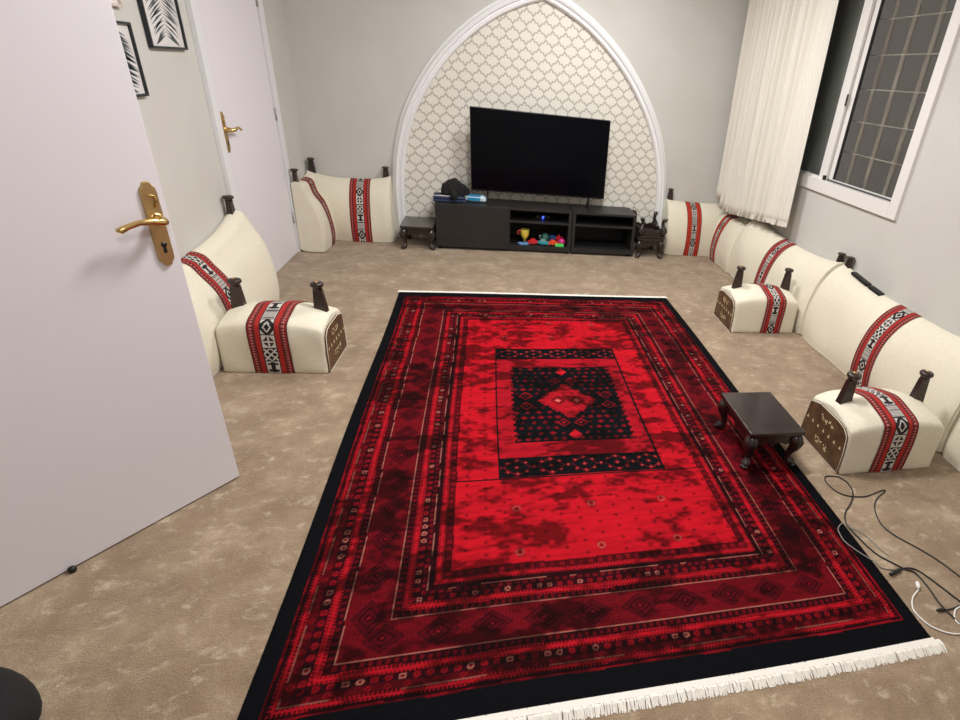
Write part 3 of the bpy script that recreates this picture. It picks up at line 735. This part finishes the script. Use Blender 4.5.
t4 = copy_tree(tb); t4.location = (1.655, 5.485, .206+.206); t4.rotation_euler = (math.pi, 0, .02); t4['label'] = 'carved table stacked upside down with its legs in the air'

# ------------------------------------------------------------------ media cabinets
def panel(b, x0, x1, y0, y1, z0, z1, bev=.0015): b.box((x0, y0, z0), (x1, y1, z1), bev)
def make_cabinet(W, door_w, loc, rz, label):
    root = empty('media_cabinet', loc, rz, label, 'cabinet', 'low black television cabinets'); D_, H_ = .37, .43; f = .045
    b = MB(); panel(b, 0, W, 0, D_, H_-.022, H_); b.build('top_panel', CABM, root)
    b = MB(); panel(b, 0, W, 0, D_, .022, f+.022); b.build('bottom_panel', CABM, root)
    for x in (0, W-.03):
        b = MB(); panel(b, x, x+.03, 0.001, D_, f+.022, H_-.022); b.build('side_panel', CABM, root)
    b = MB(); panel(b, .03, W-.03, D_-.01, D_, f+.022, H_-.022); b.build('back_panel', CABIN, root)
    x0 = .03
    if door_w:
        b = MB(); panel(b, 0.003, door_w, -.016, 0, .028, H_-.004, .002); b.build('cabinet_door', CABM, root)
        b = MB(); panel(b, door_w-.012, door_w+.022, 0.001, D_-.01, f+.022, H_-.022); b.build('divider', CABM, root); x0 = door_w+.022
    b = MB(); panel(b, x0, W-.03, .002, D_-.01, .290, .308); b.build('shelf', CABM, root)
    for x in (.03, W-.03):
        for y in (.04, D_-.04):
            b = MB(); b.lathe([(.014, 0), (.012, .004), (.013, .022)], (x, y, 0), 10); b.build('foot', BLACKP, root)
    return root
make_cabinet(1.285, .665, (-.467, 5.335, 0), math.radians(-.8), 'wide black cabinet with a closed door and a toy-filled shelf')
make_cabinet(.645, 0, (.826, 5.315, 0), math.radians(-.8), 'narrow black open cabinet unit on the right end, shelves nearly empty')

# ------------------------------------------------------------------ television
tv = empty('television', (.502, 5.46, .432), math.radians(-1.0), 'large flat black television standing on the cabinets', 'television')
W2, Z0, Z1 = .643, .108, .838
b = MB(); b.box((-W2, 0, Z0), (W2, .028, Z1), .005); b.build('housing', BLACKP, tv)
b = MB(); b.box((-W2+.007, -.0016, Z0+.014), (W2-.007, .001, Z1-.007)); b.build('screen', SCREEN, tv)
b = MB(); b.box((-.42, .028, Z0+.05), (.42, .062, .52), .012); b.build('rear_cover', BLACKP, tv)
b = MB(); b.box((-.03, -.003, Z0-.006), (.03, .006, Z0+.008), .002); b.build('sensor', BLACKP, tv)
for x in (-.49, .49):
    b = MB(); b.tube([(x, .014, Z0+.01), (x, -.02, .06), (x+.004, -.105, .006), (x+.004, -.125, .004)], [.009, .008, .007, .006], 8)
    b.tube([(x, .014, Z0+.01), (x, .05, .06), (x, .11, .006), (x, .13, .004)], [.009, .008, .007, .006], 8); b.build('leg', BLACKP, tv)

# ------------------------------------------------------------------ things on the cabinet
def cloth_blob(cx, cy, z0, rx, ry, h, seed, fold=.25, nu=40, nv=20):
    rs = random.Random(seed); ph_ = [rs.uniform(0, 6.28) for _ in range(6)]; vs = []
    for j in range(nv+1):
        t = j/nv
        for i in range(nu):
            a = 2*math.pi*i/nu
            r = math.cos(t*math.pi/2)**.45*(1+fold*.4*math.sin(3*a+ph_[0]+2*t)+fold*.25*math.sin(7*a+ph_[1]-3*t))
            z = h*math.sin(t*math.pi/2)**.9*(1+fold*.6*math.sin(2*a+ph_[2]+3*t)*(t))+.0
            vs.append((cx+rx*r*math.cos(a), cy+ry*r*math.sin(a), z0+max(z, 0)))
    fs = [(j*nu+i, j*nu+(i+1) % nu, (j+1)*nu+(i+1) % nu, (j+1)*nu+i) for j in range(nv) for i in range(nu)] + [tuple(range(nu))[::-1]]
    return vs, fs
gar = empty('folded_garment', (-.345, 5.50, .431), math.radians(3), 'folded dark blue cloth with a pale edge on the cabinet top', 'clothing')
b = MB()
for k, (w_, d_, z_) in enumerate(((.145, .10, 0), (.140, .098, .026))):
    bm = bmesh.new(); bmesh.ops.create_cube(bm, size=1); bmesh.ops.subdivide_edges(bm, edges=bm.edges[:], cuts=5, use_grid_fill=True)
    for v in bm.verts:
        x, y, z = v.co; rr = (1-.18*(abs(2*z))**3*0); v.co = Vector((x*2*w_*(1-.06*abs(2*z)**4), y*2*d_*(1-.08*abs(2*z)**4), (z+.5)*.028*(1-.5*max(abs(2*x), abs(2*y))**8*.5)+z_+.004*math.sin(x*9+k)*math.sin(y*7)*(z > 0)))
    b.bm(bm, True)
b.build('folded_cloth', NAVY, gar)
b = MB(); b.tube([(-.13, -.095, .054), (-.08, -.099, .058), (-.02, -.097, .055), (.03, -.085, .056)], .004, 6); b.build('pale_edge', CORDW, gar)
blk = empty('bag', (-.30, 5.495, .489), 0, 'crumpled black cloth bag heaped on the folded blue garment', 'bag')
vs, fs = cloth_blob(0, 0, 0, .125, .08, .125, 4, .30); b = MB(); b.add(vs, fs, True); b.build('soft_body', BLACKC, blk)
b = MB(); pts = catmull([(-.02, -.075, .06), (.0, -.100, .03), (.012, -.116, .0), (.022, -.118, -.018)], 5); 
for p in (0,): b.tube(pts, [.02+.012*math.sin(i/len(pts)*3.1) for i in range(len(pts))], 10)
b.build('drooping_flap', BLACKC, blk)
pk = empty('wipes_packet', (-.095, 5.50, .431), math.radians(-6), 'blue and white soft packet left of the television leg', 'packet')
b = MB(); bm = bmesh.new(); bmesh.ops.create_cube(bm, size=1); bmesh.ops.subdivide_edges(bm, edges=bm.edges[:], cuts=6, use_grid_fill=True)
for v in bm.verts:
    x, y, z = v.co; e = max(abs(2*x)**4, abs(2*y)**4); v.co = Vector((x*.19, y*.10, .032+z*.062*(1-.55*e)))
PACKW = mat('white_packet_film', (205, 222, 232), .3); PACKB = mat('blue_packet_film', (40, 140, 190), .3)
b.bm(bm, True); b.build('pouch', PACKW, pk)
b = MB(); b.box((-.075, -.0515, .016), (.045, -.046, .046), .002); b.box((-.075, -.046, .055), (.045, .04, .0645), .002); b.build('blue_print', PACKB, pk)
rt = empty('router', (.545, 5.50, .3085), math.radians(4), 'black box with two blue lights on the upper shelf', 'router')
b = MB(); b.box((-.075, -.05, 0), (.075, .06, .034), .004); b.build('housing', BLACKP, rt)
LED = mat('blue_indicator', (40, 60, 255), .4, emit=((60, 80, 255), 6))
for x, z in ((.0, .026), (-.003, .010)):
    b = MB(); b.box((x-.008, -.053, z-.0035), (x+.008, -.049, z+.0035), .001); b.build('blue_light', LED, rt)
# toys on the lower shelf
def toym(n, c): return mat('plastic_'+n, c, .35)
TZ = .0675; G = 'toys on the cabinet shelf'
def toy(name, loc, rz, label): return empty(name, loc, rz, label, 'toy', G)
t = toy('toy_cup', (.37, 5.42, TZ), .2, 'yellow toy cup standing on the shelf, topmost left toy')
b = MB(); b.lathe([(.012, 0), (.014, .045), (.026, .055), (.040, .085), (.042, .14), (.037, .142), (.034, .09)], (0, 0, 0), 14); b.build('cup', toym('yellow', (232, 214, 80)), t)
b = MB(); b.tube([(-.036, 0, .125), (-.062, -.004, .128), (-.072, 0, .118), (-.07, 0, .10), (-.05, 0, .095)], .010, 8); b.build('handle', toym('brick_red', (176, 62, 50)), t)
t = toy('toy_boat', (.365, 5.375, TZ), .1, 'pale blue flat toy boat in front of the yellow cup')
b = MB(); b.prism([(-.065, .016), (-.045, .0), (.045, .0), (.065, .016), (.02, .019), (0, .014), (-.02, .019)], 1, -.014, .014); b.build('hull', toym('pale_blue', (110, 160, 215)), t)
b = MB(); b.tube([(0, 0, .014), (0, 0, .034)], .003, 6); b.build('mast', toym('navy', (40, 60, 130)), t)
def car(loc, rz, body, cabin, label, s=1):
    t = toy('toy_car', loc, rz, label)
    b = MB(); b.prism([(-.045*s, .010), (-.045*s, .028*s), (-.025*s, .032*s), (.045*s, .028*s), (.045*s, .010)], 1, -.019*s, .019*s); b.build('body', body, t)
    b = MB(); b.prism([(-.026*s, .030*s), (-.016*s, .048*s), (.014*s, .048*s), (.024*s, .029*s)], 1, -.015*s, .015*s); b.build('cabin', cabin, t)
    for x in (-.027*s, .027*s):
        for y in (-.02*s, .02*s): b = MB(); b.tube([(x, y-.004, .010), (x, y+.004, .010)], .010, 10); b.build('wheel', BLACKP, t)
red, teal, org, grn = toym('red', (205, 40, 46)), toym('teal', (50, 160, 175)), toym('orange', (232, 84, 44)), toym('green', (90, 225, 110))
car((.452, 5.39, TZ), .25, red, red, 'red toy car on the shelf right of the yellow cup', 1.2)
car((.552, 5.385, TZ), -.3, teal, toym('grey_teal', (130, 165, 165)), 'teal toy car in the middle of the toy shelf', 1.2)
car((.650, 5.385, TZ), .2, org, org, 'orange toy car between the teal car and pink ball', 1.15)
t = toy('toy_bowl', (.578, 5.45, TZ), 0, 'dark green rounded toy pot behind the teal car')
b = MB(); b.lathe([(.018, 0), (.034, .02), (.040, .055), (.036, .085), (.020, .098), (.006, .102)], (0, 0, 0), 14); b.build('pot', toym('dark_green', (60, 112, 98)), t)
b = MB(); b.tube([(-.036, 0, .07), (-.055, 0, .08), (-.056, 0, .05), (-.038, 0, .04)], .005, 6); b.build('handle', toym('pale_grey', (170, 180, 180)), t)
t = toy('toy_block', (.648, 5.45, TZ), .5, 'small dark blue toy block behind the orange car')
b = MB(); b.box((-.026, -.026, 0), (.026, .026, .082), .005); b.lathe([(.010, .082), (.010, .09)], (0, 0, 0), 8); b.build('block', toym('blue', (48, 92, 150)), t)
t = toy('toy_star', (.715, 5.45, TZ), 0, 'red star shaped toy behind the pink ball')
b = MB(); b.prism([((.046 if k % 2 == 0 else .024)*math.sin(k*math.pi/5), .055+(.046 if k % 2 == 0 else .024)*math.cos(k*math.pi/5)) for k in range(10)], 1, -.012, .012); b.box((-.02, -.016, 0), (.02, .016, .03), .003); b.build('star', red, t)
t = toy('toy_ball', (.738, 5.395, TZ), 0, 'magenta toy ball at the right end of the toys')
b = MB(); bm = bmesh.new(); bmesh.ops.create_uvsphere(bm, u_segments=16, v_segments=10, radius=.036); bm.transform(Matrix.Translation((0, 0, .036))); b.bm(bm, True); b.build('ball', toym('magenta', (196, 40, 130)), t)
b = MB(); b.tube([(.0365*math.cos(a), .0365*math.sin(a), .036) for a in [k*math.pi/8 for k in range(17)]], .002, 5); b.build('seam_ring', red, t)
t = toy('toy_brick', (.712, 5.352, TZ), -.05, 'bright green studded toy brick at the front edge')
b = MB(); b.box((-.042, -.012, 0), (.042, .012, .024), .002); 
for x in (-.028, -.009, .009, .028): b.lathe([(.006, .024), (.006, .029)], (x, 0, 0), 8)
b.build('brick_body', grn, t)

# ------------------------------------------------------------------ remotes on top of the right cushion
for (y0, z0, y1, z1, l_) in ((3.25, .572, 3.055, .548, 'black remote control nearest the wooden post, on the long cushion'), (3.04, .546, 2.91, .535, 'shorter black remote control at the lower end of the pair')):
    r_ = empty('remote_control', (2.545, (y0+y1)/2, (z0+z1)/2), 0, l_, 'remote control', 'remotes on top of the cushion')
    Lh = math.hypot(y1-y0, z1-z0)/2; T = Matrix.Rotation(math.atan2(z0-z1, y0-y1), 4, 'X')
    b = MB(); b.box((-.022, -Lh, -.010), (.022, Lh, .010), .005, T); b.build('case', BLACKP, r_)
    b = MB()
    for k in range(5):
        for x in (-.011, 0, .011): b.box((x-.003, -Lh*.7+k*Lh*.3, .009), (x+.003, -Lh*.7+k*Lh*.3+.008, .0125), 0, T)
    b.build('buttons', GASKET, r_)

# ------------------------------------------------------------------ pictures on the left wall
def leafmat(name, seed):
    M = bpy.data.materials.new(name); M.use_nodes = True; nt = M.node_tree; b_ = nt.nodes['Principled BSDF']; b_.inputs['Roughness'].default_value = .25
    tc = nt.nodes.new('ShaderNodeTexCoord'); mp = nt.nodes.new('ShaderNodeMapping'); mp.inputs['Scale'].default_value = (1, 9, 4); mp.inputs['Rotation'].default_value = (.6+seed, 0, 0)
    w = nt.nodes.new('ShaderNodeTexNoise'); w.inputs['Scale'].default_value = 4; w.inputs['Detail'].default_value = 5; w.inputs['Distortion'].default_value = .8
    r = nt.nodes.new('ShaderNodeValToRGB'); e = r.color_ramp.elements; e[0].position = .42; e[0].color = lin((60, 70, 76))+(1,); e[1].position = .56; e[1].color = lin((208, 206, 204))+(1,)
    nt.links.new(tc.outputs['Object'], mp.inputs[0]); nt.links.new(mp.outputs[0], w.inputs[0]); nt.links.new(w.outputs[0], r.inputs[0]); nt.links.new(r.outputs[0], b_.inputs['Base Color']); return M
LEAFD = mat('dark_leaf_print', (66, 76, 82), .4)
PAPER = mat('pale_print_paper', (222, 219, 218), .4)
def picture(y0, y1, z0, z1, label, leaves=True, fm=PFRAME):
    r_ = empty('framed_picture', (XL, (y0+y1)/2, z0), 0, label, 'picture', 'framed leaf pictures on the left wall')
    w, h = (y1-y0)/2, z1-z0; t = .011
    b = MB(); b.box((0.001, -w, 0), (.022, -w+t, h), .002); b.box((0.001, w-t, 0), (.022, w, h), .002); b.box((0.001, -w+t, 0), (.022, w-t, t), .001); b.box((0.001, -w+t, h-t), (.022, w-t, h), .001); b.build('frame', fm, r_)
    b = MB(); b.box((0.001, -w+t, t), (.010, w-t, h-t)); p_ = b.build('print', PAPER, r_)
    if leaves:
        b = MB(); rnd = random.Random(int(y0*100))
        n = 26
        for k in range(n):                                # palm frond: thin leaflets off a curved rib
            s_ = k/n; zc = h*.12+h*.8*s_; yc = w*.15*math.sin(s_*2.4)
            for sd in (-1, 1):
                L_ = w*(.85-.45*abs(s_-.5)); dz = -h*.14
                y2 = yc+sd*L_; y2 = max(-w+t+.004, min(w-t-.004, y2)); z2 = max(t+.004, zc+dz*(.6+rnd.random()*.6))
                b.prism([(yc, zc), (yc+(y2-yc)*.5, (zc+z2)/2+.010), (y2, z2), (yc+(y2-yc)*.5, (zc+z2)/2-.002)], 0, .0102, .0108)
        b.build('leaf_print', LEAFD, p_)
picture(3.47, 3.835, 1.505, 2.03, 'black framed palm leaf picture, upper right one near the closed door')
picture(2.96, 3.325, 1.30, 1.605, 'black framed leaf picture half hidden by the open door edge')
PALE = mat('pale_beige_frame', (206, 192, 182), .5)
picture(2.96, 3.30, 1.66, 2.05, 'pale framed picture above the half hidden one', False, PALE)

# ------------------------------------------------------------------ cords on the floor
def onrug(x, y): return RX0 < x < RX1 and RY0 < y < RY1
def cord(name, pts, r, m_, label, ends=()):
    root = empty(name, (pts[0][0], pts[0][1], 0), 0, label, 'cable')
    P = catmull([(x-pts[0][0], y-pts[0][1], 0) for x, y in pts], 6); Q = []
    for p in P:
        x, y = p.x+pts[0][0], p.y+pts[0][1]
        z = .0165+r if (RX0-.01 < x < RX1+.012 and y > RY0-.01) else .001+r
        Q.append(Vector((p.x, p.y, z)))
    for _ in range(2): Q = [Q[0]]+[Vector((Q[i].x, Q[i].y, max(Q[i].z, (Q[i-1].z+Q[i].z+Q[i+1].z)/3))) for i in range(1, len(Q)-1)]+[Q[-1]]
    b = MB(); b.tube(Q, r, 6); b.build('wire', m_, root)
    for (a, c_), rr in ends:
        A = Vector((a[0]-pts[0][0], a[1]-pts[0][1], .001+rr)); B_ = Vector((c_[0]-pts[0][0], c_[1]-pts[0][1], .001+rr))
        if RX0 < a[0] < RX1+.01: A.z += .015; B_.z += .015
        b = MB(); b.tube([A, A.lerp(B_, .3), A.lerp(B_, .75), B_], [rr*.8, rr, rr, rr*.5], 8); b.build('plug', m_, root)
    return root
cord('power_cable', [(1.669, 1.776), (1.636, 1.785), (1.601, 1.785), (1.58, 1.75), (1.59, 1.684), (1.632, 1.645), (1.717, 1.632), (1.83, 1.662), (1.842, 1.655), (1.761, 1.607), (1.708, 1.546), (1.677, 1.456), (1.696, 1.387), (1.755, 1.304), (1.794, 1.233), (1.821, 1.154), (1.847, 1.079), (1.86, .95)], .0028, CORDB, 'thin black cable with a sharp kink, looping right across the carpet')
cord('power_cable', [(1.669, 1.776), (1.687, 1.728), (1.673, 1.667), (1.624, 1.604), (1.549, 1.539), (1.514, 1.474), (1.519, 1.4), (1.539, 1.309), (1.581, 1.252), (1.612, 1.217), (1.642, 1.194), (1.645, 1.128), (1.636, 1.05), (1.648, .965), (1.659, .86)], .0032, CORDB, 'longer black cable running beside the rug edge to the lower right')
cord('power_cable', [(1.585, 1.214), (1.621, 1.222), (1.660, 1.206), (1.69, 1.147), (1.73, 1.044), (1.79, .93)], .0032, CORDB, 'short black cable whose thick plug lies beside the rug edge', [(((1.526, 1.198), (1.591, 1.217)), .008)])
cord('power_cable', [(1.632, 1.027), (1.659, 1.026), (1.712, 1.035), (1.82, 1.055)], .003, CORDB, 'black cable end with a small plug near the white charger', [(((1.599, 1.027), (1.636, 1.026)), .006)])
cord('charging_cable', [(1.589, 1.217), (1.52, 1.234), (1.474, 1.284), (1.433, 1.362), (1.434, 1.41), (1.447, 1.444), (1.485, 1.469), (1.507, 1.456), (1.542, 1.434), (1.567, 1.381), (1.575, 1.325), (1.591, 1.29)], .0022, CORDG, 'thin grey cable looped over the black rug edge')
cord('charging_cable', [(1.595, 1.120), (1.545, 1.09), (1.512, 1.046), (1.514, 1.004), (1.535, .966), (1.589, .935), (1.662, .933), (1.642, .976), (1.668, 1.014), (1.708, 1.03), (1.78, 1.03)], .003, CORDW, 'white charging cable with a white plug by the rug corner', [(((1.612, 1.15), (1.595, 1.122)), .008)])

# ------------------------------------------------------------------ guessed black soft object at the near left, for a blurred dark shape (only its rounded top shows)
bg = empty('black_soft_object', (-1.36, 1.02, 0), 0, 'black rounded soft object on the carpet at the lower left corner', 'bag')
vs, fs = cloth_blob(0, 0, .001, .245, .215, .10, 2, .04); b = MB(); b.add(vs, fs, True); b.build('soft_body', BLACKC, bg)

# ------------------------------------------------------------------ ceiling lamps (out of frame, the room's real lights)
for i, (x, y, s_) in enumerate(((.45, 2.5, .27), (.9, 4.2, .25), (.2, 0, .30))):
    L_ = empty('ceiling_lamp', (x, y, ZC), 0, ('square white ceiling lamp panel over the rug', 'square white ceiling lamp panel near the television', 'square white ceiling lamp panel over the entrance')[i], 'ceiling lamp', 'square ceiling lamps')
    b = MB(); b.box((-s_-.03, -s_-.03, -.05), (s_+.03, s_+.03, 0), .006); b.build('housing', WHITE, L_)
    b = MB(); b.box((-s_, -s_, -.056), (s_, s_, -.05), .002); b.build('diffuser', LAMPM, L_)
